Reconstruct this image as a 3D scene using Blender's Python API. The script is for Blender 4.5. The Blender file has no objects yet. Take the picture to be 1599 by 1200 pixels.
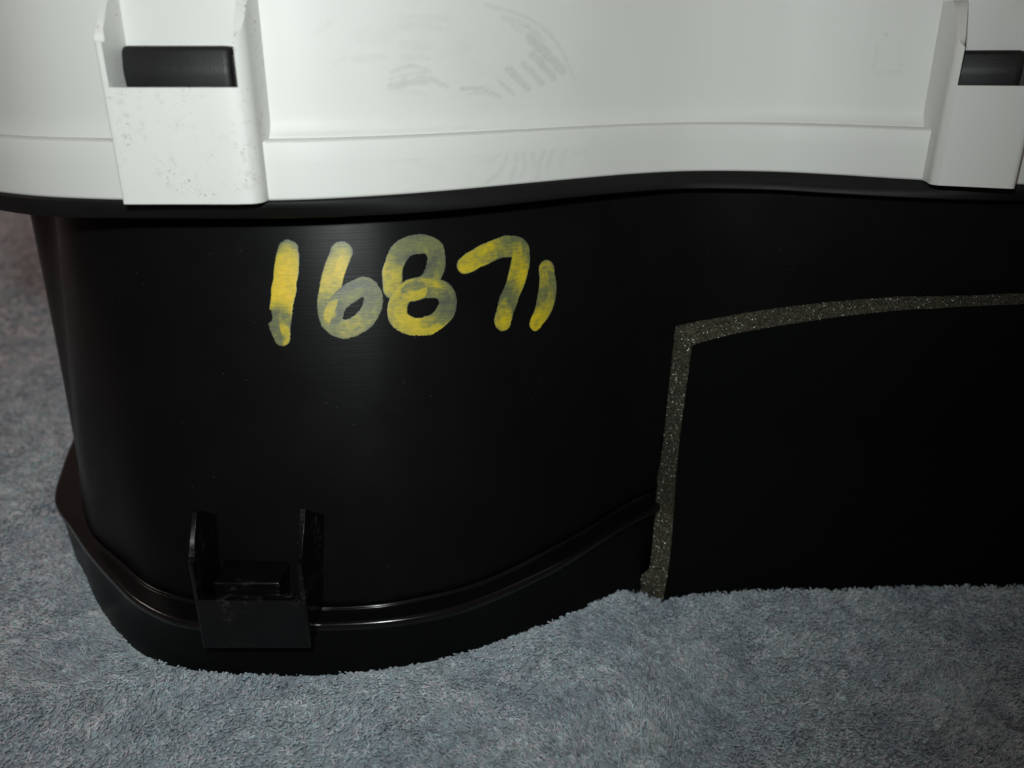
import bpy, bmesh, math, random
import numpy as np
from mathutils import Vector

random.seed(7); RNG = np.random.default_rng(7)
sc = bpy.context.scene
C = sc.collection

# ------------------------------------------------------------------ camera, light, exposure
cam = bpy.data.objects.new('camera', bpy.data.cameras.new('camera'))
C.objects.link(cam)
cam.location = (0, -.170, .170)
cam.rotation_euler = (math.radians(68), 0, 0)
cam.data.sensor_width = 36
cam.data.lens = 28.03
cam.data.clip_start = .005
cam.data.clip_end = 20
cam.data.dof.use_dof = True
cam.data.dof.focus_distance = .235
cam.data.dof.aperture_fstop = 10
sc.camera = cam

w = bpy.data.worlds.new('World'); sc.world = w
w.use_nodes = True
bg = w.node_tree.nodes['Background']
bg.inputs[0].default_value = (1, .72, .64, 1)
bg.inputs[1].default_value = .065

fl = bpy.data.lights.new('camera_flash', 'SPOT')
fl.energy = 2.3
fl.color = (.93, 1.0, 1.0)
fl.spot_size = math.radians(117)
fl.spot_blend = 1.0
fl.shadow_soft_size = .006
flo = bpy.data.objects.new('camera_flash', fl); C.objects.link(flo)
flo.location = (-.014, -.172, .212)
d = Vector((-.046, .05, .162)) - flo.location
flo.rotation_euler = d.to_track_quat('-Z', 'Y').to_euler()

rl_ = bpy.data.lights.new('room_lamp', 'AREA')
rl_.shape = 'DISK'; rl_.size = .45; rl_.energy = 6.0; rl_.color = (1, .67, .56)
rlo = bpy.data.objects.new('room_lamp', rl_); C.objects.link(rlo)
rlo.location = (-.55, .75, 1.35)
rlo.rotation_euler = (Vector((-.3, .3, 0))-rlo.location).to_track_quat('-Z', 'Y').to_euler()

wl_ = bpy.data.lights.new('window_light', 'AREA')
wl_.shape = 'DISK'; wl_.size = .22; wl_.energy = .95; wl_.color = (1, .90, .84)
wlo = bpy.data.objects.new('window_light', wl_); C.objects.link(wlo)
wlo.location = (-1.25, .25, .93)
wlo.rotation_euler = (Vector((-.1, .1, 0))-wlo.location).to_track_quat('-Z', 'Y').to_euler()

sc.view_settings.view_transform = 'Standard'
sc.view_settings.look = 'None'
sc.view_settings.exposure = 0
sc.view_settings.gamma = 1

# ------------------------------------------------------------------ helpers (millimetres in, metres out)
def spline(P, n=8):
    P = np.array(P, float); N = len(P); out = []
    for i in range(N):
        p0, p1, p2, p3 = P[i-1], P[i], P[(i+1) % N], P[(i+2) % N]
        l1 = np.linalg.norm(p2-p1); l0 = np.linalg.norm(p1-p0); l2 = np.linalg.norm(p3-p2)
        m1 = (p2-p0)*l1/(l0+l1); m2 = (p3-p1)*l1/(l1+l2)
        for k in range(n):
            t = k/n
            out.append((2*t**3-3*t*t+1)*p1+(t**3-2*t*t+t)*m1+(-2*t**3+3*t*t)*p2+(t**3-t*t)*m2)
    return np.array(out)

def offset(c, dist):
    t = np.roll(c, -1, 0)-np.roll(c, 1, 0)
    n = np.stack([t[:, 1], -t[:, 0]], 1)
    n /= np.maximum(np.linalg.norm(n, axis=1)[:, None], 1e-9)
    return c+n*dist

def obj(name, verts, faces, mat, parent=None, smooth=True, mm=True):
    me = bpy.data.meshes.new(name)
    v = np.asarray(verts, float)*(.001 if mm else 1)
    me.from_pydata(v.tolist(), [], [list(f) for f in faces])
    me.materials.append(mat)
    if smooth:
        me.polygons.foreach_set('use_smooth', [True]*len(me.polygons))
    me.update()
    o = bpy.data.objects.new(name, me); C.objects.link(o)
    if parent: o.parent = parent
    return o

def big_mesh(name, v, f, mat, parent=None, smooth=True):
    """v (N,3) metres, f (M,4) or (M,3) indices, written straight into the mesh"""
    me = bpy.data.meshes.new(name)
    M, k = f.shape
    me.vertices.add(len(v)); me.vertices.foreach_set('co', v.astype(np.float32).ravel())
    me.loops.add(M*k); me.loops.foreach_set('vertex_index', f.astype(np.int32).ravel())
    me.polygons.add(M)
    me.polygons.foreach_set('loop_start', np.arange(0, M*k, k, dtype=np.int32))
    me.update(calc_edges=True)
    me.polygons.foreach_set('use_smooth', np.full(M, smooth))
    me.materials.append(mat)
    me.update()
    o = bpy.data.objects.new(name, me); C.objects.link(o)
    if parent: o.parent = parent
    return o

def attr(o, name, vals):
    a = o.data.attributes.new(name, 'FLOAT', 'POINT')
    a.data.foreach_set('value', np.asarray(vals, np.float32))

def rings(name, rs, mat, parent, cap=True):
    """rs: list of (plan Nx2, z or array) closed loops, joined in order"""
    N = len(rs[0][0]); V = []
    for c, z in rs:
        zz = np.full(N, z) if np.isscalar(z) else z
        V.append(np.column_stack([c, zz]))
    V = np.concatenate(V)
    F = []
    for r in range(len(rs)-1):
        for i in range(N):
            j = (i+1) % N
            F.append((r*N+i, r*N+j, (r+1)*N+j, (r+1)*N+i))
    if cap:
        F.append(tuple(range(N-1, -1, -1)))
        F.append(tuple((len(rs)-1)*N+i for i in range(N)))
    return obj(name, V, F, mat, parent)

def auto_smooth(o, deg=35):
    me = o.data
    me.polygons.foreach_set('use_smooth', [True]*len(me.polygons))
    bm = bmesh.new(); bm.from_mesh(me)
    for e in bm.edges:
        if len(e.link_faces) == 2 and e.calc_face_angle(0) > math.radians(deg): e.smooth = False
    bm.to_mesh(me); bm.free()

# small value noise for authoring (numpy)
def vnoise(x, y, seed=0):
    r = np.random.default_rng(seed); T = r.random((64, 64))
    xi = np.floor(x).astype(int); yi = np.floor(y).astype(int)
    fx = x-xi; fy = y-yi
    fx = fx*fx*(3-2*fx); fy = fy*fy*(3-2*fy)
    g = lambda a, b: T[a % 64, b % 64]
    return (g(xi, yi)*(1-fx)+g(xi+1, yi)*fx)*(1-fy)+(g(xi, yi+1)*(1-fx)+g(xi+1, yi+1)*fx)*fy

# ------------------------------------------------------------------ materials
def new_mat(name):
    m = bpy.data.materials.new(name); m.use_nodes = True
    nt = m.node_tree; nt.nodes.clear()
    out = nt.nodes.new('ShaderNodeOutputMaterial')
    b = nt.nodes.new('ShaderNodeBsdfPrincipled')
    nt.links.new(b.outputs[0], out.inputs[0])
    return m, nt, b, out

def N(nt, t, **kw):
    n = nt.nodes.new(t)
    for k, v in kw.items():
        if k.startswith('i_'):
            key = k[2:].replace('_', ' ')
            n.inputs[key].default_value = v
        else: setattr(n, k, v)
    return n

def math_node(nt, op, a, b=None, clamp=False):
    n = nt.nodes.new('ShaderNodeMath'); n.operation = op; n.use_clamp = clamp
    for k, x in enumerate((a, b)):
        if x is None: continue
        if isinstance(x, (int, float)): n.inputs[k].default_value = x
        else: nt.links.new(x, n.inputs[k])
    return n.outputs[0]

def mapped(nt, scale=(1, 1, 1)):
    tc = nt.nodes.new('ShaderNodeTexCoord'); mp = nt.nodes.new('ShaderNodeMapping')
    mp.inputs['Scale'].default_value = scale
    nt.links.new(tc.outputs['Object'], mp.inputs[0])
    return mp.outputs[0]

def noise(nt, vec, scale, detail=3, rough=.5):
    n = N(nt, 'ShaderNodeTexNoise', i_Scale=scale, i_Detail=detail, i_Roughness=rough)
    nt.links.new(vec, n.inputs['Vector'])
    return n.outputs['Fac']

def ramp(nt, fac, p0, p1, c0=(0, 0, 0, 1), c1=(1, 1, 1, 1)):
    r = nt.nodes.new('ShaderNodeValToRGB')
    r.color_ramp.elements[0].position = p0; r.color_ramp.elements[1].position = p1
    r.color_ramp.elements[0].color = c0; r.color_ramp.elements[1].color = c1
    nt.links.new(fac, r.inputs[0]); return r.outputs[0]

def mixc(nt, fac, a, b):
    m = nt.nodes.new('ShaderNodeMix'); m.data_type = 'RGBA'
    if isinstance(fac, (int, float)): m.inputs[0].default_value = fac
    else: nt.links.new(fac, m.inputs[0])
    for k, x in ((6, a), (7, b)):
        if isinstance(x, tuple): m.inputs[k].default_value = x
        else: nt.links.new(x, m.inputs[k])
    return m.outputs[2]

def bump(nt, b, h, strength, dist):
    n = N(nt, 'ShaderNodeBump', i_Strength=strength, i_Distance=dist)
    nt.links.new(h, n.inputs['Height']); nt.links.new(n.outputs[0], b.inputs['Normal'])
    return n

def black_plastic(name, col, rough, grain=.5, spec=.5, lines=False, scuff=False):
    m, nt, b, out = new_mat(name)
    v = mapped(nt)
    big = noise(nt, v, 45, 4)
    c = mixc(nt, big, (col*.75, col*.75, col*.8, 1), (col*1.3, col*1.25, col*1.25, 1))
    # dust specks and faint scuffs
    vor = N(nt, 'ShaderNodeTexVoronoi', i_Scale=210.0); nt.links.new(v, vor.inputs['Vector'])
    speck = math_node(nt, 'LESS_THAN', vor.outputs['Distance'], .035)
    c = mixc(nt, math_node(nt, 'MULTIPLY', speck, .25), c, (.16, .16, .16, 1))
    if scuff:
        sf = math_node(nt, 'MULTIPLY', ramp(nt, noise(nt, v, 75, 2), .52, .66), ramp(nt, noise(nt, mapped(nt, (420, 420, 1100)), 1, 4, .7), .50, .66))
        c = mixc(nt, math_node(nt, 'MULTIPLY', sf, .55), c, (.085, .075, .065, 1))
    nt.links.new(c, b.inputs['Base Color'])
    fine = noise(nt, v, 2600, 2)
    h = fine
    if lines:
        vs = mapped(nt, (14, 14, 1800))
        h = math_node(nt, 'ADD', math_node(nt, 'MULTIPLY', fine, .6), math_node(nt, 'MULTIPLY', noise(nt, vs, 1, 2), 1.0))
    bump(nt, b, h, grain, .00006)
    rr = math_node(nt, 'ADD', math_node(nt, 'MULTIPLY', noise(nt, v, 90, 3), .14), rough-.07)
    nt.links.new(rr, b.inputs['Roughness'])
    b.inputs['Specular IOR Level'].default_value = spec
    return m

M_WALL = black_plastic('matt_black_plastic', .0042, .37, .35, .085, True)
M_RIM = black_plastic('black_rim_plastic', .0035, .6, .5, .28)
M_GLOSS = black_plastic('satin_black_plastic', .0030, .19, .15, .52)
M_FIN = black_plastic('glossy_black_plastic', .003, .25, .12, .42, scuff=True)
M_LATCH = black_plastic('grained_black_plastic', .007, .50, .9, .42)

# white plastic with grime attribute
def white_plastic(name, specks=0.):
    m, nt, b, out = new_mat(name)
    v = mapped(nt)
    big = noise(nt, v, 22, 3)
    c = mixc(nt, big, (.600, .603, .570, 1), (.655, .657, .622, 1))
    g = N(nt, 'ShaderNodeAttribute', attribute_name='grime')
    streak = noise(nt, mapped(nt, (260, 260, 900)), 1, 3)
    gf = math_node(nt, 'MULTIPLY', g.outputs['Fac'], math_node(nt, 'ADD', math_node(nt, 'MULTIPLY', streak, .8), .45), True)
    c = mixc(nt, math_node(nt, 'MULTIPLY', gf, .37), c, (.30, .29, .245, 1))
    # tiny pepper everywhere, denser on the pockets
    for sc_, th, amt in ((420., .050, .30), (900., .055, .20)) if not specks else ((430., .14, .6), (760., .17, .5), (1500., .22, .45)):
        vor = N(nt, 'ShaderNodeTexVoronoi', i_Scale=sc_); nt.links.new(v, vor.inputs['Vector'])
        cl = ramp(nt, noise(nt, v, 130 if specks else 60, 3), .50, .62)
        s = math_node(nt, 'MULTIPLY', math_node(nt, 'LESS_THAN', vor.outputs['Distance'], th), cl)
        c = mixc(nt, math_node(nt, 'MULTIPLY', s, amt), c, (.17, .14, .10, 1))
    if specks:
        st = ramp(nt, noise(nt, mapped(nt, (1, 1, 1)), 330, 4, .7), .56, .70)
        st = math_node(nt, 'MULTIPLY', st, ramp(nt, noise(nt, v, 55, 2), .42, .58))
        c = mixc(nt, math_node(nt, 'MULTIPLY', st, .35*specks), c, (.36, .30, .16, 1))
    nt.links.new(c, b.inputs['Base Color'])
    b.inputs['Roughness'].default_value = .5
    b.inputs['Specular IOR Level'].default_value = .35
    b.inputs['Subsurface Weight'].default_value = .0
    bump(nt, b, noise(nt, v, 1500, 2), .12, .00008)
    return m
M_WHITE = white_plastic('white_housing_plastic')
M_POCKET = white_plastic('speckled_white_plastic', 1.)

# yellow paint: pigment thickness decides between bare grey-green film and full yellow
M_PAINT, nt, b, out = new_mat('yellow_marker_paint')
pg = N(nt, 'ShaderNodeAttribute', attribute_name='pigment')
cv = N(nt, 'ShaderNodeAttribute', attribute_name='cover')
v = mapped(nt)
n1 = noise(nt, mapped(nt, (350, 350, 2200)), 1, 3)
n2 = noise(nt, v, 700, 3)
p = math_node(nt, 'ADD', pg.outputs['Fac'], math_node(nt, 'MULTIPLY', math_node(nt, 'ADD', math_node(nt, 'ADD', n1, n2), -1.0), .42), True)
r = nt.nodes.new('ShaderNodeValToRGB'); cr = r.color_ramp
cr.elements[0].position = 0; cr.elements[0].color = (.050, .062, .050, 1)
cr.elements[1].position = 1; cr.elements[1].color = (.70, .47, .008, 1)
e = cr.elements.new(.35); e.color = (.150, .158, .050, 1)
e = cr.elements.new(.68); e.color = (.43, .345, .015, 1)
nt.links.new(p, r.inputs[0]); nt.links.new(r.outputs[0], b.inputs['Base Color'])
b.inputs['Roughness'].default_value = .48
bump(nt, b, math_node(nt, 'ADD', n1, n2), .35, .0001)
tr = nt.nodes.new('ShaderNodeBsdfTransparent'); mx = nt.nodes.new('ShaderNodeMixShader')
edge = math_node(nt, 'ADD', cv.outputs['Fac'], math_node(nt, 'MULTIPLY', math_node(nt, 'ADD', noise(nt, v, 1100, 3, .7), -.5), 1.1))
al = ramp(nt, edge, .42, .55)
nt.links.new(al, mx.inputs[0]); nt.links.new(tr.outputs[0], mx.inputs[1]); nt.links.new(b.outputs[0], mx.inputs[2])
nt.links.new(mx.outputs[0], out.inputs[0])

# foam
M_FOAM, nt, b, out = new_mat('black_foam_skin')
b.inputs['Base Color'].default_value = (.0028, .0030, .0030, 1)
b.inputs['Roughness'].default_value = .95; b.inputs['Specular IOR Level'].default_value = .08
v = mapped(nt); bump(nt, b, noise(nt, v, 900, 3), .4, .0003)
M_CUT, nt, b, out = new_mat('cut_foam_edge')
v = mapped(nt)
vo = N(nt, 'ShaderNodeTexVoronoi', i_Scale=1700.0); nt.links.new(v, vo.inputs['Vector'])
c = mixc(nt, noise(nt, v, 700, 4, .7), (.034, .030, .016, 1), (.215, .178, .090, 1))
c = mixc(nt, ramp(nt, vo.outputs['Distance'], .25, .6), c, (.012, .012, .008, 1))
nt.links.new(c, b.inputs['Base Color'])
b.inputs['Roughness'].default_value = .85
bump(nt, b, vo.outputs['Distance'], 1.0, .0006)
# shiny cell walls: some voronoi cells are glossy facets turned every way
vc = N(nt, 'ShaderNodeTexVoronoi', i_Scale=4200.0); nt.links.new(v, vc.inputs['Vector'])
geo = nt.nodes.new('ShaderNodeNewGeometry')
vm = nt.nodes.new('ShaderNodeVectorMath'); vm.operation = 'SUBTRACT'; nt.links.new(vc.outputs['Color'], vm.inputs[0]); vm.inputs[1].default_value = (.5, .5, .5)
vs_ = nt.nodes.new('ShaderNodeVectorMath'); vs_.operation = 'SCALE'; nt.links.new(vm.outputs[0], vs_.inputs[0]); vs_.inputs['Scale'].default_value = 1.9
va = nt.nodes.new('ShaderNodeVectorMath'); va.operation = 'ADD'; nt.links.new(vs_.outputs[0], va.inputs[0]); nt.links.new(geo.outputs['Normal'], va.inputs[1])
vn = nt.nodes.new('ShaderNodeVectorMath'); vn.operation = 'NORMALIZE'; nt.links.new(va.outputs[0], vn.inputs[0])
gl = nt.nodes.new('ShaderNodeBsdfGlossy'); gl.inputs['Roughness'].default_value = .3; gl.inputs['Color'].default_value = (.55, .58, .5, 1)
nt.links.new(vn.outputs[0], gl.inputs['Normal'])
mx = nt.nodes.new('ShaderNodeMixShader'); mx.inputs[0].default_value = .13
nt.links.new(b.outputs[0], mx.inputs[1]); nt.links.new(gl.outputs[0], mx.inputs[2]); nt.links.new(mx.outputs[0], out.inputs[0])

# towel
def towel_mat(name, ground):
    m, nt, b, out = new_mat(name)
    v = mapped(nt)
    t = N(nt, 'ShaderNodeAttribute', attribute_name='tint')
    r = nt.nodes.new('ShaderNodeValToRGB'); cr = r.color_ramp
    cr.elements[0].position = 0; cr.elements[0].color = (.30, .36, .40, 1)
    cr.elements[1].position = 1; cr.elements[1].color = (.76, .86, .89, 1)
    e = cr.elements.new(.35); e.color = (.51, .535, .565, 1)
    e = cr.elements.new(.62); e.color = (.51, .65, .69, 1)
    e = cr.elements.new(.80); e.color = (.69, .65, .68, 1)
    if ground:
        nt.links.new(noise(nt, v, 900, 4, .65), r.inputs[0])
    else:
        nt.links.new(t.outputs['Fac'], r.inputs[0])
    c = r.outputs[0]
    c = mixc(nt, ramp(nt, noise(nt, v, 60, 3), .35, .7), c, (.48, .53, .55, 1)) if ground else c
    mul = nt.nodes.new('ShaderNodeMix'); mul.data_type = 'RGBA'; mul.blend_type = 'MULTIPLY'; mul.inputs[0].default_value = 1
    nt.links.new(c, mul.inputs[6])
    nt.links.new(ramp(nt, noise(nt, v, 40, 3), .32, .68, (.72, .74, .78, 1), (1, .985, .97, 1)), mul.inputs[7])
    nt.links.new(mul.outputs[2], b.inputs['Base Color'])
    b.inputs['Roughness'].default_value = .9
    b.inputs['Specular IOR Level'].default_value = .15
    b.inputs['Sheen Weight'].default_value = .15
    if ground: bump(nt, b, noise(nt, v, 700, 4, .7), 1.0, .0012)
    return m
M_TOWEL = towel_mat('terry_ground', True)
M_LOOP = towel_mat('terry_loops', False)

# ------------------------------------------------------------------ towel
OBJ_FOOT = spline([(-170,224),(-205,192),(-188,136),(-175,104),(-164.5,84),(-154,70.6),(-140,52),(-125,36),(-110,25.5),(-95,20.5),(-77,18.5),(-50,19.5),(-38,21.5),(-24,25.3),(-12,30),(2,37),(15,44),(29,54),(42.7,64.3),(54,81),(80,88),(102,88),(129,86),(160,85),(236,84),(236,218)])
def smooth(t): t = np.clip(t, 0, 1); return t*t*(3-2*t)
def towel_z(x, y):
    """surface height of the towel in mm (x, y in mm)"""
    z = (-6*smooth((x-38.5)/8)-2.5*np.exp(-((x-52)/9.0)**2))*smooth((260-y)/120)
    z = z + 1.5*(vnoise(x/55+7, y/55+3, 3)-.5)*smooth((np.hypot(x+40, y-120)-40)/100+.3)
    z = z + .8*(vnoise(x/16+5, y/16+9, 4)-.5)
    far = smooth((np.hypot(x, y-60)-260)/200)
    z = z + far*9*(vnoise(x/130, y/130, 5)-.5)
    # soft folds in front on the right
    z = z + 1.5*np.sin((x*.4+y)/13.0)*smooth((x-60)/60)*smooth((55-y)/30)
    return z
def dips(x, y): return towel_z(x, y)
xs = np.unique(np.concatenate([np.linspace(-900, -260, 60), np.linspace(-260, 260, 261), np.linspace(260, 700, 45)]))
ys = np.unique(np.concatenate([np.linspace(-320, -80, 30), np.linspace(-80, 300, 191), np.linspace(300, 1150, 90)]))
X, Y = np.meshgrid(xs, ys)
Zt = towel_z(X, Y)-.9
V = np.stack([X, Y, Zt], -1).reshape(-1, 3)
nx, ny = len(xs), len(ys)
idx = np.arange(nx*ny).reshape(ny, nx)
Fq = np.stack([idx[:-1, :-1], idx[:-1, 1:], idx[1:, 1:], idx[1:, :-1]], -1).reshape(-1, 4)
# underside and hem, so the towel is a cloth 4 mm thick
Vb = V.copy(); Vb[:, 2] -= 4
nb = len(V)
Fb = (Fq+nb)[:, ::-1]
rim_i = np.concatenate([idx[0, :], idx[1:, -1], idx[-1, -2::-1], idx[-2:0:-1, 0]])
Fs = np.stack([rim_i, rim_i+nb, np.roll(rim_i, -1)+nb, np.roll(rim_i, -1)], -1)
towel = big_mesh('towel', np.concatenate([V, Vb])*.001, np.concatenate([Fq, Fb, Fs]), M_TOWEL)
towel['label'] = 'blue-grey terry towel with looped pile spread out under the black plastic housing'
towel['category'] = 'towel'

def inside(px, py, poly):
    r = np.zeros(len(px), bool); n = len(poly); j = n-1
    for i in range(n):
        xi, yi = poly[i]; xj, yj = poly[j]
        if yi != yj:
            r ^= ((yi > py) != (yj > py)) & (px < (xj-xi)*(py-yi)/(yj-yi)+xi)
        j = i
    return r
core = offset(OBJ_FOOT, -5)[::3]

def make_loops(n, xr, yr, size, K, fold):
    x = RNG.uniform(*xr, n); y = RNG.uniform(*yr, n)
    keep = ~inside(x, y, core) & fold(x, y)
    x, y = x[keep], y[keep]; n = len(x)
    z0 = towel_z(x, y)-1.3+.9*(vnoise(x/3.6, y/3.6, 15)-.5)
    z0 = z0-.75*inside(x, y, offset(OBJ_FOOT, 2.2)[::2])
    # nap direction drifts over the cloth
    nap = (vnoise(x/22+3, y/22, 11)*3.2+vnoise(x/60, y/60+5, 12)*3.4)
    yaw = nap+RNG.normal(0, .9, n)
    hgt = size*RNG.uniform(1.25, 2.1, n)
    wid = size*RNG.uniform(.55, 1.15, n)
    leanx = np.cos(nap+1.2)*size*.9+RNG.normal(0, .5, n)*size
    leany = np.sin(nap+1.2)*size*.9+RNG.normal(0, .5, n)*size
    tw = RNG.normal(0, .7, n)
    t = np.linspace(0, 1, K)[None, :]
    a = math.pi*t
    u = -np.cos(a)*wid[:, None]/2*(1.0+.55*np.sin(a))
    h = np.sin(a)**.8*hgt[:, None]
    ang = yaw[:, None]+tw[:, None]*(t-.5)*2
    lean = (h/hgt[:, None])**1.5
    px = x[:, None]+u*np.cos(ang)+leanx[:, None]*lean
    py = y[:, None]+u*np.sin(ang)+leany[:, None]*lean
    pz = z0[:, None]+h*.92
    Pt = np.stack([px, py, pz], -1)                                  # n,K,3
    T = np.gradient(Pt, axis=1); T /= np.linalg.norm(T, axis=2, keepdims=True)+1e-9
    side = np.cross(T, np.array([0, 0, 1.0])+0*T); side /= np.linalg.norm(side, axis=2, keepdims=True)+1e-6
    up = np.cross(side, T)
    rad = (size*RNG.uniform(.20, .31, n))[:, None, None]
    S = 3; R = []
    for k in range(S):
        q = 2*math.pi*k/S
        R.append(Pt+(side*math.cos(q)+up*math.sin(q))*rad)
    R = np.stack(R, 2)                                               # n,K,S,3
    base = np.arange(n)[:, None, None]*K*S
    kk = np.arange(K-1)[None, :, None]; ss = np.arange(S)[None, None, :]; s2 = (ss+1) % S
    f = np.stack([base+kk*S+ss, base+kk*S+s2, base+(kk+1)*S+s2, base+(kk+1)*S+ss], -1).reshape(-1, 4)
    tint = np.clip(RNG.normal(.5, .19, n)+.7*(vnoise(x/3.5, y/3.5, 13)-.5), 0, 1)
    return R.reshape(-1, 3), f, np.repeat(tint, K*S)

always = lambda x, y: np.ones(len(x), bool)
parts = [make_loops(88000, (-215, 215), (-62, 105), 1.12, 6, always),
         make_loops(36000, (-470, -95), (105, 330), 1.5, 6, lambda x, y: x < -95-.30*(y-105)+25),
         make_loops(30000, (-700, -110), (326, 950), 2.2, 5, lambda x, y: (x < -150-.35*(y-330)+60)),
         make_loops(9000, (215, 330), (-140, 105), 1.5, 5, always), make_loops(16000, (-330, -215), (-140, 105), 1.5, 5, always), make_loops(16000, (-215, 215), (-140, -62), 1.5, 5, always)]
vv, ff, tt, o_ = [], [], [], 0
for v_, f_, t_ in parts:
    vv.append(v_); ff.append(f_+o_); tt.append(t_); o_ += len(v_)
loops = big_mesh('terry_loops', np.concatenate(vv)*.001, np.concatenate(ff), M_LOOP, towel)
attr(loops, 'tint', np.concatenate(tt))
loops['kind'] = 'stuff'

# table under the towel
M_TABLE, nt, b, out = new_mat('table_wood')
b.inputs['Base Color'].default_value = (.12, .08, .05, 1)
nt.links.new(mixc(nt, noise(nt, mapped(nt, (2, 30, 2)), 3, 4), (.09, .055, .03, 1), (.16, .10, .06, 1)), b.inputs['Base Color'])
table = obj('table_top', [(-1400, -900, -40), (1300, -900, -40), (1300, 1700, -40), (-1400, 1700, -40),
                          (-1400, -900, -17), (1300, -900, -17), (1300, 1700, -17), (-1400, 1700, -17)],
            [(0, 3, 2, 1), (4, 5, 6, 7), (0, 1, 5, 4), (1, 2, 6, 5), (2, 3, 7, 6), (3, 0, 4, 7)], M_TABLE, None, False)
table['kind'] = 'structure'

# ------------------------------------------------------------------ the housing
root = bpy.data.objects.new('instrument_cluster', None); C.objects.link(root)
root.location = (0, 0, 0)
root['label'] = 'white and black plastic housing marked 16871 in yellow, standing on the towel'
root['category'] = 'car part'

WALL_TOP = [(-150,210),(-178,190),(-178,130),(-172,118),(-156,104),(-148,92),(-141,79),(-129,65.5),(-111,56.3),(-92,52.5),(-75,51.5),(-56,52.5),(-38,56),(-24,61),(-10,68),(0,74),(11,81),(26,89),(45,97),(65,100),(85,96),(105,87),(130,77),(160,72),(230,70),(230,210)]
WALL_FOOT = [(-155,212),(-177,190),(-177,128),(-171,110),(-163,95),(-155,80),(-143,63),(-127,48.3),(-110.6,34.5),(-92,27),(-75,25),(-56.6,24.7),(-40,26),(-27,29.6),(-13,35.3),(-2,42.7),(9,52.3),(25.7,67.8),(44.6,86.9),(62,99),(82,103),(105,101),(130,97),(160,95),(230,93),(230,210)]
LEDGE = [(-170,224),(-205,192),(-189,138),(-180,112),(-170,88.3),(-155,70.7),(-142.5,56.4),(-127,40.6),(-113,28),(-96,18.8),(-77,17.5),(-56.5,17.4),(-39,18.6),(-24,21.9),(-12.6,26.8),(1.3,36),(16.5,48.3),(33.4,64.9),(49.3,79.2),(64,89),(82,95),(104,94),(129,90),(160,88),(236,86),(236,218)]
Z_TOP, Z_FOOT = 132., 19.5
def wall_plan(z):
    t = (z-Z_FOOT)/(Z_TOP-Z_FOOT)
    return spline(np.array(WALL_FOOT)*(1-t)+np.array(WALL_TOP)*t)
def wall_y(x, z):
    c = wall_plan(z)[48:193]
    return np.interp(x, c[:, 0], c[:, 1])

# side wall with a fillet at its foot
rs = []
for z, o_ in ((20.0, 0), (22, 0)):
    rs.append((offset(wall_plan(z), o_), z))
for z in np.linspace(26, 134, 28): rs.append((wall_plan(z), float(z)))
wall = rings('side_wall', rs, M_WALL, root)

# base flange: ledge, rounded lip, recess and skirt
L = spline(LEDGE); S0 = OBJ_FOOT
W0 = wall_plan(19.5)
def mixp(a, b, t): return a*(1-t)+b*t
lip = [(offset(W0, -.8), 17.0), (offset(W0, -.8), 20.15), (offset(W0, .25), 20.15), (offset(W0, .50), 20.05), (offset(W0, .68), 19.85), (offset(W0, .75), 19.6), (offset(W0, .80), 19.42), (offset(W0, 1.1), 19.38), (offset(L, -1.9), 19.42), (offset(L, -1.2), 19.38), (offset(L, -.6), 19.15), (offset(L, -.18), 18.75),
       (L, 18.1), (offset(L, 0), 17.2), (offset(L, -.4), 16.7), (offset(L, -1.1), 16.4), (offset(L, -1.3), 15.6)]
for k, z in enumerate((11., 6., 1., -5., -12.)):
    t = (15.6-max(z, 0))/15.6
    lip.append((offset(mixp(L, S0, t), -1.3*(1-t)-.0), z))
flange = rings('base_flange', lip, M_GLOSS, root)
flange.data.materials.append(M_WALL)
for p_ in flange.data.polygons:                     # the skirt below the lip is matt like the wall
    if p_.center.z < .0166: p_.material_index = 1

# upper rim of the black shroud
RIMB = [(-150,215),(-184,195),(-186,130),(-178,95),(-165,72),(-152,59),(-140.6,50.8),(-127.5,43.6),(-116,40.4),(-100,39.2),(-76,38.3),(-52,39.8),(-32,45.0),(-17.0,51.3),(0,61.2),(19.4,73.8),(40.5,85.3),(57,91.0),(81.7,88.4),(99,80.8),(124,71),(150,66),(190,62),(235,61),(235,215)]
WB = [(-150,215),(-183,195),(-184,130),(-175,92),(-162,68),(-149,55.5),(-138,48.7),(-127,43.5),(-116,40),(-100,37),(-77,35.2),(-54,37.2),(-33.8,44.2),(-17.4,52.8),(0,64.0),(19.4,76.6),(40.8,89.2),(60,95.5),(83,94.0),(100.6,86.7),(121,75),(147,65),(190,60),(235,59),(235,215)]
R0, R1 = spline(RIMB), spline(WB)
rim = rings('upper_rim', [(offset(R0, -24), 133.4), (offset(R0, -2.2), 132.6), (offset(R0, -1.0), 132.1), (offset(R0, -.35), 132.1), (offset(R0, 0), 132.5), (offset(mixp(R0, R1, .5), .05), 134.6),
                          (offset(R1, 0), 136.4), (offset(R1, -.3), 136.85), (offset(R1, -.9), 136.95), (offset(R1, -20), 136.95)], M_RIM, root)

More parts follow.
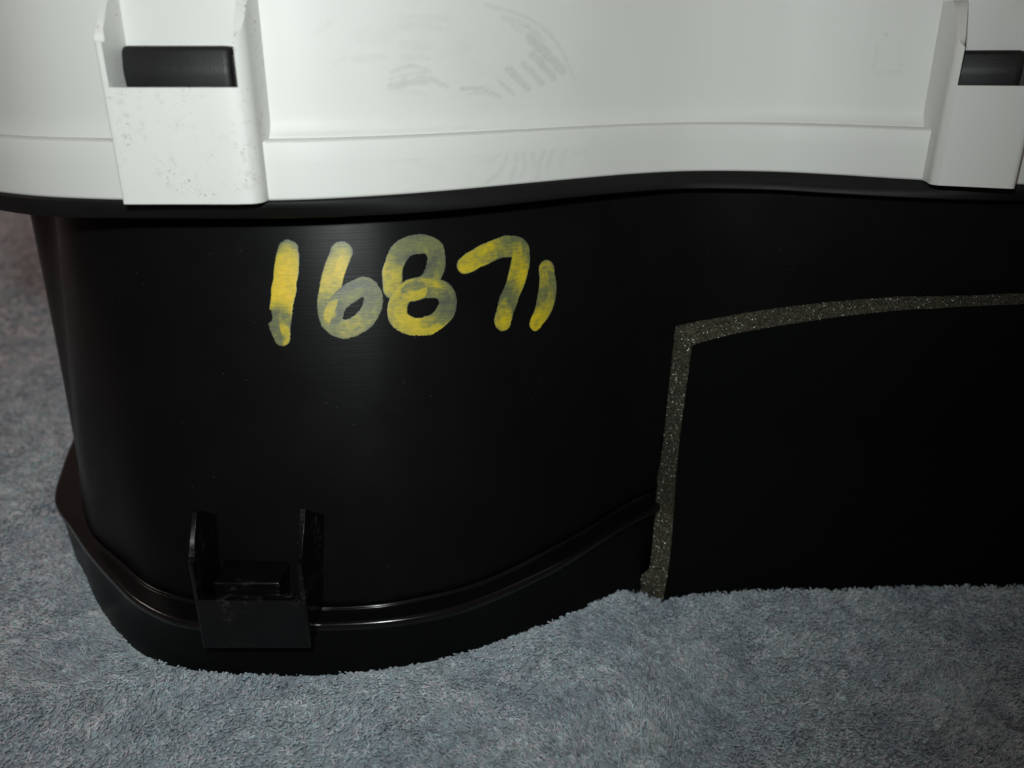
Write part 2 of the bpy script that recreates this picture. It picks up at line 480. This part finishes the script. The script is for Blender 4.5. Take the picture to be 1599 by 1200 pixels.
# ------------------------------------------------------------------ painted number 16871
STROKES = {
 '1': [[(-62.15,121.54),(-62.82,116.93),(-63.78,111.12),(-64.78,105.86),(-65.38,101.74),(-64.84,97.58)]],
 '6': [[(-47.69,120.6),(-49.89,115.45),(-51.23,110.24),(-51.85,105.56),(-50.91,101.68),(-47.69,99.58),(-43.2,101.01),(-40.15,104.39),(-39.46,108.49),(-41.77,110.98),(-45.34,109.7),(-48.97,106.92),(-50.54,103.73)]],
 '8': [[(-33.99,109.88),(-33.89,115.19),(-31.26,120.3),(-26.21,121.55),(-22.35,119.56),(-22.22,114.46),(-25.17,110.26),(-29.67,109.2),(-32.64,105.6),(-32.36,101.38),(-28.33,98.85),(-22.89,99.12),(-19.06,102.9),(-19.75,107.55),(-23.98,109.23),(-29.38,108.58)]],
 '7': [[(-13.97,114.34),(-9.15,116.46),(-2.75,118.17),(2.17,117.32),(2.78,114.07),(1.32,107.95),(-1.46,101.44),(-2.78,96.73)]],
 '1b': [[(10.85,109.62),(11.24,103.66),(9.95,97.95),(7.32,93.74)]],
}
# (radius at points), pigment at points along the stroke
RAD = {'1': [3.0, 3.35, 3.4, 3.3, 3.1, 2.3], '6': [3.0, 3.05, 3.0, 2.9, 2.85]+[2.75]*8, '8': [2.8]*16, '7': [2.7, 3.0, 3.2, 3.2, 3.3, 3.3, 3.2, 3.1], '1b': [3.0, 3.3, 3.3, 2.3]}
PIG = {'1': [.28, 1.05, 1.1, 1.05, .45, .62],
       '6': [.62, .85, .75, .55, .55, .50, .55, .42, .32, .28, .30, .34, .44],
       '8': [.62, .75, .35, .30, .38, .25, .32, .55, .58, .62, .78, .68, .42, .30, .55, .40],
       '7': [.80, .68, .52, .38, .45, .66, .32, .85], '1b': [.62, .40, .45, .90]}
LAB = {'1': 'yellow painted digit 1, first of the number', '6': 'yellow painted digit 6', '8': 'yellow painted digit 8, greyish and double looped',
       '7': 'yellow painted digit 7', '1b': 'short yellow painted digit 1, last of the number'}
def to_wall(p): return np.array([p[0], wall_y(p[0], p[1]), p[1]])
# cheap lookup of the wall height field
gx = np.linspace(-75, 20, 191); gz = np.linspace(86, 130, 45)
HY = np.array([np.interp(gx, wall_plan(z)[48:193, 0], wall_plan(z)[48:193, 1]) for z in gz])
def wy(x, z):
    fx = (x-gx[0])/(gx[1]-gx[0]); fz = (z-gz[0])/(gz[1]-gz[0])
    i = np.clip(fx.astype(int), 0, len(gx)-2); j = np.clip(fz.astype(int), 0, len(gz)-2)
    a = fx-i; b_ = fz-j
    return (HY[j, i]*(1-a)+HY[j, i+1]*a)*(1-b_)+(HY[j+1, i]*(1-a)+HY[j+1, i+1]*a)*b_
def open_spline(P, n=10):
    P = np.array(P, float); out = []
    for i in range(len(P)-1):
        p1, p2 = P[i], P[i+1]
        p0 = P[i-1] if i else 2*p1-p2
        p3 = P[i+2] if i+2 < len(P) else 2*p2-p1
        for k in range(n):
            t = k/n
            out.append(.5*((2*p1)+(-p0+p2)*t+(2*p0-5*p1+4*p2-p3)*t*t+(-p0+3*p1-3*p2+p3)*t**3))
    out.append(P[-1]); return np.array(out)
for di, key in enumerate(('1', '6', '8', '7', '1b')):
    st = STROKES[key][0]
    P = open_spline(np.column_stack([st, RAD[key], PIG[key]]))
    x0, x1 = P[:, 0].min()-5, P[:, 0].max()+5; z0, z1 = P[:, 1].min()-4.6, P[:, 1].max()+4.6
    h = .21
    gx_ = np.arange(x0, x1, h); gz_ = np.arange(z0, z1, h)
    XX, ZZ = np.meshgrid(gx_, gz_); YY = wy(XX, ZZ)
    G = np.stack([XX, YY, ZZ], -1)
    py_ = wy(P[:, 0], P[:, 1]); P3 = np.stack([P[:, 0], py_, P[:, 1]], 1)
    cover = np.full(XX.shape, -1.0); pig = np.zeros(XX.shape)
    arc = np.concatenate([[0], np.cumsum(np.linalg.norm(np.diff(P3, axis=0), axis=1))])
    # paint segment by segment in drawing order: later paint covers earlier
    for i in range(len(P)-1):
        a3, b3 = P3[i], P3[i+1]; ab = b3-a3; l2 = (ab@ab)+1e-9
        t = np.clip(((G-a3)@ab)/l2, 0, 1)
        near = a3+t[..., None]*ab
        dd = np.linalg.norm(G-near, axis=-1)
        R_ = P[i, 2]*(1-t)+P[i+1, 2]*t
        s = arc[i]+t*(arc[i+1]-arc[i])
        sgn = np.sign((G[..., 0]-near[..., 0])*ab[2]-(G[..., 2]-near[..., 2])*ab[0])
        across = np.where(arc[i] > arc[-1]-2.5, np.clip(sgn*dd/R_, -.7, .7)*.3, sgn*dd/R_)
        R_ = R_*(1+.05*(vnoise(s/2.2+di*9, across*0+3.0, 21)-.5)*2)
        c = (R_-dd)/.8+.45
        m = (dd < R_)
        streak = vnoise(across*5.5+17, s/6.0+di*3, 22)-.5
        pool = .16*np.exp(-((1-dd/R_)/.10)**2)
        pv = P[i, 3]*(1-t)+P[i+1, 3]*t
        pv = pv+.75*streak*(1-.4*abs(across))-.12*abs(across)**2
        blend = np.clip((R_-dd)/.35, 0, 1)
        pig = np.where(m, pig*(1-blend*.85)+pv*blend*.85, pig)
        cover = np.maximum(cover, np.clip(c, -1, 1.5))
    if key == '1':   # a chip out of the first stroke and a ragged brush end
        cover = np.minimum(cover, np.hypot((XX+68.3)/.9, (ZZ-104.0)/1.6)*1.3-1.0)
    ragged = vnoise(XX*2.0, ZZ*2.0, 23)
    low = smooth((P[:, 1].min()+2.0-ZZ)/4)
    cover = cover-.45*low*ragged
    keep = cover > .25
    ok = keep[:-1, :-1] | keep[1:, :-1] | keep[:-1, 1:] | keep[1:, 1:]
    nzz, nxx = XX.shape
    idg = np.arange(nzz*nxx).reshape(nzz, nxx)
    fq = np.stack([idg[:-1, :-1], idg[:-1, 1:], idg[1:, 1:], idg[1:, :-1]], -1)[ok]
    used_i = np.unique(fq); remap = np.full(nzz*nxx, -1); remap[used_i] = np.arange(len(used_i))
    thick = .10+.05*np.clip(pig, 0, 1)
    G2 = G.copy(); G2[..., 1] -= thick
    o = big_mesh('painted_digit', G2.reshape(-1, 3)[used_i]*.001, remap[fq], M_PAINT, wall)
    attr(o, 'pigment', np.clip(pig, 0, 1.1).ravel()[used_i]); attr(o, 'cover', cover.ravel()[used_i])
    o['label'] = LAB[key]

# ------------------------------------------------------------------ white housing: band at the foot, panel above
def open_front(c, x0=-183, x1=233):
    """front part of a plan, left back corner round to the right"""
    return c
band = rings('lower_band', [(offset(R1, -8), 137.0), (offset(R1, -1.4), 137.0), (offset(R1, -1.0), 137.15), (offset(R1, -.8), 137.6), (offset(R1, -.75), 145.0), (offset(R1, -.7), 150.9),
                            (offset(R1, -.8), 151.3), (offset(R1, -1.0), 151.5), (offset(R1, -3.6), 151.95), (offset(R1, -8), 152.0)], M_WHITE, root, cap=False)

# panel: dense so the grime marks can be carried by the mesh
PB = offset(R1, -4.0)
def resample(c, step):
    c2 = np.vstack([c, c[:1]]); s = np.concatenate([[0], np.cumsum(np.linalg.norm(np.diff(c2, axis=0), axis=1))])
    n = int(s[-1]/step); q = np.linspace(0, s[-1], n, endpoint=False)
    return np.stack([np.interp(q, s, c2[:, 0]), np.interp(q, s, c2[:, 1])], 1)
SMEAR = [([(-7.32,184.12),(2.33,182.12),(9.13,178.66),(13.43,174.37),(16.44,169.25),(18.4,165.31)],.45,.55),
 ([(-2.26,181.26),(1.67,180.3),(5.71,178.28),(8.48,175.87)],.8,.5),([(0.35,179.06),(4.36,177.33),(7.81,174.61)],.6,.35),
 ([(5.05,175.81),(9.94,172.12),(15.04,167.31)],1.3,.75),([(5.77,171.79),(9.29,168.63),(12.19,165.71)],1.1,.7),
 ([(3.4,169.59),(6.17,166.74),(8.65,164.14)],.9,.7),([(-0.98,168.05),(2.05,165.51),(4.47,162.93)],1.0,.75),
 ([(-3.65,164.96),(-1.66,163.36),(0.36,161.61)],.5,.7),([(-13.96,163.16),(-9.52,163.32),(-5.97,162.19),(-3.34,160.68)],.5,.75),
 ([(-12.09,162.02),(-8.25,162.05),(-5.0,160.72)],.3,.5),([(-31.22,167.62),(-26.48,169.04),(-22.37,168.04)],.5,.6),
 ([(-31.89,165.89),(-26.57,167.01),(-21.79,167.57)],.5,.5),([(-31.7,164.03),(-26.66,164.96),(-22.17,165.5)],.95,.75),
 ([(-21.26,165.79),(-19.48,164.57),(-17.66,164.07)],.6,.6),([(-28.26,180.35),(-23.64,180.74),(-17.17,180.46)],.8,.28),
 ([(-28.36,178.4),(-23.72,178.77),(-19.03,178.14)],.9,.25),([(-27.97,174.48),(-22.15,173.96)],1.3,.22),
 ([(-40.15,170.75),(-33.33,171.05)],.9,.25),([(-28.72,171.06),(-22.26,171.07)],.8,.35),([(-44.72,169.36),(-42.36,171.03)],.5,.3),
 ([(-48.55,176.47),(-45.04,179.2)],.6,.25),([(-31.46,162.98),(-23.2,162.24)],.6,.25),
 ([(109.2,174.75),(109.5,171),(109.76,167.33),(115.77,167.37)],.35,.35),([(114.58,175.55),(115.77,167.37)],.3,.3),([(111.0,177.9),(111.3,177.4)],.35,1.2),
 ([(-38,176),(-31,177)],2.0,.15),([(-20,171),(-12,174)],1.4,.12),
 ([(-60,153.0),(-33,153.1),(-12,153.1)],.25,.3)]
BSM = [([(-1.67,147.98),(-1.68,144.71),(-3.72,140.9),(-7.08,138.55)],.5,.45),([(-0.32,148.54),(9.41,148.63),(24.23,147.79)],.6,.4),
 ([(1.73,147.77),(1.05,143.19),(-0.32,138.61)],.6,.4),([(3.11,147.02),(3.83,142.31),(2.45,139.05)],.6,.4),([(5.9,146.84),(6.65,142.09)],.6,.4),
 ([(9.44,146.61),(8.08,141.98),(7.4,138.62)],.7,.4),([(12.31,147.11),(10.61,141.1)],.7,.35),([(15.98,146.88),(14.64,141.48)],.7,.3),
 ([(-7.02,143.79),(-3.02,146.11)],.4,.35),([(-33.83,150.05),(-23.22,149.37)],.6,.3),([(-33.45,146.42),(-24.57,145.75)],.5,.22),([(16.8,144.09),(22.81,145.09)],.5,.25)]
def grime(V, marks):
    g = np.zeros(len(V))
    sel = np.where((V[:, 1] < 105) & (V[:, 0] > -62) & (V[:, 0] < 120))[0]
    q = V[sel][:, [0, 2]]
    gg = np.zeros(len(sel))
    for k, (pts, wd, amt) in enumerate(marks):
        dmin = np.full(len(q), 99.)
        P = open_spline(pts, 5) if len(pts) > 2 else np.array(pts, float)
        for i in range(len(P)-1):
            a, b_ = P[i], P[i+1]; ab = b_-a
            t = np.clip(((q-a)@ab)/(ab@ab+1e-9), 0, 1)
            dmin = np.minimum(dmin, np.linalg.norm(q-a-t[:, None]*ab, axis=1))
        wv = wd*(.65+.7*vnoise(q[:, 0]/1.5+k, q[:, 1]/1.5, 31))
        c = smooth((wv-dmin)/.35+.5)*amt*(.55+.75*vnoise(q[:, 0]*1.3, q[:, 1]*1.7+k, 32))
        gg = np.maximum(gg, c)
    gg = np.clip(gg+.10*smooth((vnoise(q[:, 0]/4, q[:, 1]/1.0, 33)-.62)*5)*smooth((30-abs(q[:, 0]+12))/15), 0, 1)
    g[sel] = gg
    return g
def dense_rings(name, rs, mat, parent, marks):
    n = len(rs[0][0]); V = np.concatenate([np.column_stack([c, np.full(n, z)]) for c, z in rs])
    i = np.arange(n); j = (i+1) % n
    F = np.concatenate([np.stack([r*n+i, r*n+j, (r+1)*n+j, (r+1)*n+i], -1) for r in range(len(rs)-1)])
    o = big_mesh(name, V*.001, F, mat, parent)
    attr(o, 'grime', grime(V, marks))
    return o
PBr = resample(PB, .55)
pr = [(offset(PBr, -.75), 151.7), (offset(PBr, -.85), 152.1)]
for k in range(9):                       # concave fillet at the panel's foot
    a = math.pi/2*(.30+.70*k/8)
    pr.append((offset(PBr, -4.2*math.sin(a)*.55+0), 151.9+5.0*(1-math.cos(a))*1.0+.05*k))
off0 = -4.2*.55
for z in np.arange(158, 200, .55): pr.append((offset(PBr, off0-.012*(z-157)), float(z)))
for z in (206, 214, 226, 240): pr.append((offset(PBr, off0-.012*(z-157)), float(z)))
panel = dense_rings('housing_panel', pr, M_WHITE, root, SMEAR)
# lid closing the housing above the picture
lidc = offset(PB, off0-1.0)
lid = rings('housing_lid', [(lidc, 239.0), (lidc, 240.6), (offset(lidc, -2), 241.8)], M_WHITE, root)
# replace the band's face by a dense one to carry its smear marks
bz = [137.6]+list(np.arange(138.2, 151, .6))
bandr = resample(offset(R1, -.74), .55)
bface = dense_rings('band_face', [(bandr, z) for z in bz], M_WHITE, band, BSM)

# ------------------------------------------------------------------ clip pockets
def pocket(name, w, zb, zf, ze, zt, depth, rl, rr, el, er, fl_, fr_, mat, slope_d, tf=2.0, drop=0., bev=.00045):
    """U-shaped snap pocket in a local frame: u to the right, v into the wall, z up.
    w width, zb bottom, zf top of front plate, ze where the ears start to lean back, zt their top (at v = slope_d),
    rl/rr front corner radii, el/er ear thickness, fl_/fr_ flare of the sides at the wall."""
    out_, inn, top = [], [], []
    def zt_at(v): return ze+(zt-ze)*min(max(v/slope_d, 0), 1)-drop*max(v-slope_d, 0)
    # left side from the back to the front
    nb_ = 7
    for k in range(nb_):
        v = depth*(1-k/(nb_-1))
        v = max(v, rl)
        out_.append((-fl_*((v-rl)/(depth-rl+1e-6))**2, v)); inn.append((el, max(v, tf))); top.append(zt_at(v))
    for k in range(1, 7):
        a = math.pi/2*k/6
        u_, v_ = rl-rl*math.cos(a), rl-rl*math.sin(a)
        if u_ >= el: break
        out_.append((u_, v_)); inn.append((el, max(v_, tf))); top.append(zt_at(v_))
    out_.append((el, 0)); inn.append((el, tf)); top.append(ze)
    # front plate
    nf = 8
    for k in range(nf+1):
        u = el+(w-el-er)*k/nf
        v = 0 if u < w-rr else rr-math.sqrt(max(rr*rr-(u-(w-rr))**2, 0))
        out_.append((u, v)); inn.append((u, tf+v*.2)); top.append(zf)
    ur = w-er; vr = out_[-1][1]
    out_.append((ur, vr)); inn.append((ur, tf+vr*.2)); top.append(zt_at(vr))
    a0 = math.asin(min(max((ur-(w-rr))/rr, 0), 1))
    for k in range(1, 8):
        a = a0+(math.pi/2-a0)*k/7
        u_, v_ = w-rr+rr*math.sin(a), rr-rr*math.cos(a)
        out_.append((u_, v_)); inn.append((ur, max(v_, tf))); top.append(zt_at(v_))
    for k in range(1, nb_):
        v = rr+(depth-rr)*k/(nb_-1)
        out_.append((w+fr_*((v-rr)/(depth-rr))**2, v)); inn.append((ur, max(v, tf))); top.append(zt_at(v))
    n = len(out_); V, F = [], []
    for (a, b_), (c, d_), t in zip(out_, inn, top):
        V += [(a, b_, zb), (a, b_, zb+(t-zb)*.5), (a, b_, t), (c, d_, t), (c, d_, zb)]
    for i in range(n-1):
        p, q = 5*i, 5*i+5
        for k in range(4): F.append((p+k, q+k, q+k+1, p+k+1))
        F.append((p+4, q+4, q, p))
    F.append((0, 1, 2, 3, 4)); F.append(tuple(5*(n-1)+k for k in (4, 3, 2, 1, 0)))
    o = obj(name, V, F, mat, root)
    bm = bmesh.new(); bm.from_mesh(o.data)
    bmesh.ops.remove_doubles(bm, verts=bm.verts, dist=1e-6)
    bmesh.ops.dissolve_degenerate(bm, edges=bm.edges, dist=1e-6)
    bmesh.ops.recalc_face_normals(bm, faces=bm.faces)
    bm.to_mesh(o.data); bm.free()
    bv = o.modifiers.new('soft_edges', 'BEVEL'); bv.width = bev; bv.segments = 3; bv.limit_method = 'ANGLE'; bv.angle_limit = math.radians(40); bv.harden_normals = False
    auto_smooth(o, 40)
    return o

def latch(name, w, h, d, mat, parent, loc, r=2.2):
    """rounded snap tongue: body with rounded ends, a ridge line along its face and a lower lip on one end"""
    prof = [(d, 0), (.5, 0), (.12, .35), (0, 1.0), (-.55, h*.42), (-.60, h*.56), (-.40, h*.62), (.15, h-1.3), (.6, h-.4), (1.3, h), (d, h)]
    ends = [(0, 1.6, .80), (.25, .8, .90), (.8, .25, .97), (1.8, 0, 1), (w-1.8, 0, 1), (w-.8, .25, .97), (w-.25, .8, .90), (w, 1.6, .80)]
    V, F = [], []
    for u, dv, s in ends:
        for v, z in prof:
            V.append((u, v+dv if v < d-1e-6 else v, h/2+(z-h/2)*s))
    m = len(prof)
    for i in range(len(ends)-1):
        for k in range(m-1):
            F.append((i*m+k, (i+1)*m+k, (i+1)*m+k+1, i*m+k+1))
    F.append(tuple(range(m-1, -1, -1))); F.append(tuple((len(ends)-1)*m+k for k in range(m)))
    # lower lip beside the right end
    b0 = len(V)
    for u, v, z in ((w-.6, 1.6, 0), (w+1.7, 1.6, 0), (w+1.7, d, 0), (w-.6, d, 0), (w-.6, 1.8, h*.86), (w+.9, 1.8, h*.80), (w+.9, d, h*.80), (w-.6, d, h*.86)):
        V.append((u, v, z))
    for f in ((0, 1, 5, 4), (1, 2, 6, 5), (4, 5, 6, 7), (0, 3, 2, 1), (3, 0, 4, 7)): F.append(tuple(b0+k for k in f))
    o = obj(name, V, F, mat, parent)
    o.location = [c*.001 for c in loc]
    auto_smooth(o, 38)
    return o

p1 = pocket('clip_pocket', 34.3, 137.25, 164.4, 174.3, 190.5, 13.5, 0.6, 4.6, 1.7, 2.4, -.5, 1.2, M_POCKET, 12.0)
p1.location = (-.0965, .030, 0)
latch('latch_tongue', 26.4, 11.6, 6.5, M_LATCH, p1, (2.9, 5.4, 162.0))
p1['label'] = 'white snap pocket with brown specks on the left'
p2 = pocket('clip_pocket', 21.6, 137.1, 164.0, 173.8, 186.0, 19.0, 3.4, 1.2, 2.2, 1.7, 5.0, .4, M_WHITE, 12.0)
p2.location = (.1203, .0645, 0)
p2.rotation_euler = (0, 0, math.radians(-21))
latch('latch_tongue', 16.6, 11.0, 6.5, M_LATCH, p2, (1.6, 6.0, 162.0))
p2['label'] = 'white snap pocket cut by the right edge of the photo'
p3 = pocket('clip_pocket', 30.6, 16.0, 32.3, 44.0, 56.3, 24.0, .6, .8, 1.15, 1.15, .0, 3.0, M_FIN, 8.6, drop=.78, bev=.00052)
p3.location = (-.0876, .0115, 0)
p3['label'] = 'glossy black snap pocket on the base flange'

def block(name, x0, x1, y0, y1, z0, z1, mat, parent, loc=(0, 0, 0), bev=.0007, slant=0):
    V = [(x0, y0, z0), (x1, y0, z0), (x1, y1, z0), (x0, y1, z0), (x0+slant, y0, z1), (x1, y0, z1), (x1, y1, z1), (x0+slant, y1, z1)]
    F = [(0, 3, 2, 1), (4, 5, 6, 7), (0, 1, 5, 4), (1, 2, 6, 5), (2, 3, 7, 6), (3, 0, 4, 7)]
    o = obj(name, V, F, mat, parent, False)
    bm = bmesh.new(); bm.from_mesh(o.data)
    bmesh.ops.bevel(bm, geom=bm.edges, offset=bev, segments=3, affect='EDGES', profile=.5)
    bm.to_mesh(o.data); bm.free()
    auto_smooth(o, 50); o.location = loc
    return o
block('latch_block', 3.0, 22.0, 6.0, 21.0, 19.9, 33.7, M_FIN, p3)
block('latch_step', 3.4, 26.5, 3.2, 5.9, 19.9, 30.6, M_FIN, p3)

# ------------------------------------------------------------------ foam pad
def foam_front(x, z):
    top = wall_y(x, z)-8
    bot = np.interp(x, [40, 58, 73, 95, 115, 145, 240], [62, 65.5, 66.5, 69, 68.5, 70, 71])-.0
    # the sheet leaves the wall low down and passes over the base flange
    t = float(smooth((48-z)/54))
    return top*(1-t)+min(bot, top)*t
ztf = ([62.27,75.4,87.72,106.37,123.89,141.77,160.12,232], [78.82,82.53,85.72,91.37,95.78,98.32,99.81,102.5])
ztb = ([57.66,73.65,89.36,108.4,126.43,164.06,232], [83.58,86.29,90.15,94.89,98.55,101.31,104])
xlf = ([-11.4, -5.9, 5.6, 20.8, 40.3, 59.7, 78.8], [53.8, 53.9, 55.6, 57.8, 60.4, 61.54, 62.27])
xlb = ([-16, -11.8, -3.2, -.25, 1.5, 5.1, 12.9, 22.4, 36.9, 62.2, 83.7], [48.1, 47.6, 46.1, 46.5, 49.5, 49.95, 50.75, 54.4, 56.1, 56.8, 57.6])
NU, NV = 70, 46
Vf, Vbk = [], []
for j in range(NV+1):
    for i in range(NU+1):
        u = (i/NU)**1.25; vv_ = j/NV
        for (ztt, xl, back, lst) in ((ztf, xlf, False, Vf), (ztb, xlb, True, Vbk)):
            z = -16+(ztt[1][0]+16)*vv_
            xL = np.interp(z, xl[0], xl[1])
            x = xL+(231-xL)*u
            ztop = np.interp(x, ztt[0], ztt[1])
            z = -16+(ztop+16)*vv_
            xL = np.interp(z, xl[0], xl[1]) if u < .15 else xL
            if u == 0: x = xL
            y = foam_front(x, z)
            if back:
                t = float(smooth((26-z)/14))
                y = (wall_y(x, z)-.3)*(1-t)+(y+6.0)*t
            lst.append((x, y, z))
nU = NU+1
V = np.array(Vf+Vbk); nF = len(Vf)
ident = np.arange(nF).reshape(NV+1, nU)
front, side = [], []
for j in range(NV):
    for i in range(NU):
        front.append((ident[j, i], ident[j, i+1], ident[j+1, i+1], ident[j+1, i]))
foam = obj('foam_pad', V, front, M_FOAM, root)
# cut edges: top and left strips, subdivided and roughened like torn open cells
def strip(a, b_, nw, name, amp):
    V, F = [], []
    m = len(a)
    for i in range(m):
        for k in range(nw+1):
            t = k/nw
            p = a[i]*(1-t)+b_[i]*t
            edge = amp*(.35 if k == 0 else 1)
            p = p+np.array([RNG.normal(0, .5), RNG.normal(0, .5), RNG.normal(0, .5)])*edge
            V.append(p)
    for i in range(m-1):
        for k in range(nw):
            F.append((i*(nw+1)+k, i*(nw+1)+k+1, (i+1)*(nw+1)+k+1, (i+1)*(nw+1)+k))
    o = obj(name, V, F, M_CUT, foam)
    return o
def dens(P, step):
    P = np.array(P); s = np.concatenate([[0], np.cumsum(np.linalg.norm(np.diff(P, axis=0), axis=1))])
    q = np.linspace(0, s[-1], int(s[-1]/step)+2)
    return np.stack([np.interp(q, s, P[:, k]) for k in range(3)], 1), q/s[-1]
def match(P, q):
    P = np.array(P); s = np.concatenate([[0], np.cumsum(np.linalg.norm(np.diff(P, axis=0), axis=1))]); s /= s[-1]
    return np.stack([np.interp(q, s, P[:, k]) for k in range(3)], 1)
tf_ = [V[ident[NV, i]] for i in range(nU)]; tb_ = [V[nF+ident[NV, i]] for i in range(nU)]
a, q = dens(tf_, .35)
strip(a, match(tb_, q), 18, 'cut_edge', .14)
lf_ = [V[ident[j, 0]] for j in range(NV+1)]; lb_ = [V[nF+ident[j, 0]] for j in range(NV+1)]
a, q = dens(lf_, .35)
strip(a, match(lb_, q), 18, 'cut_edge', .14)
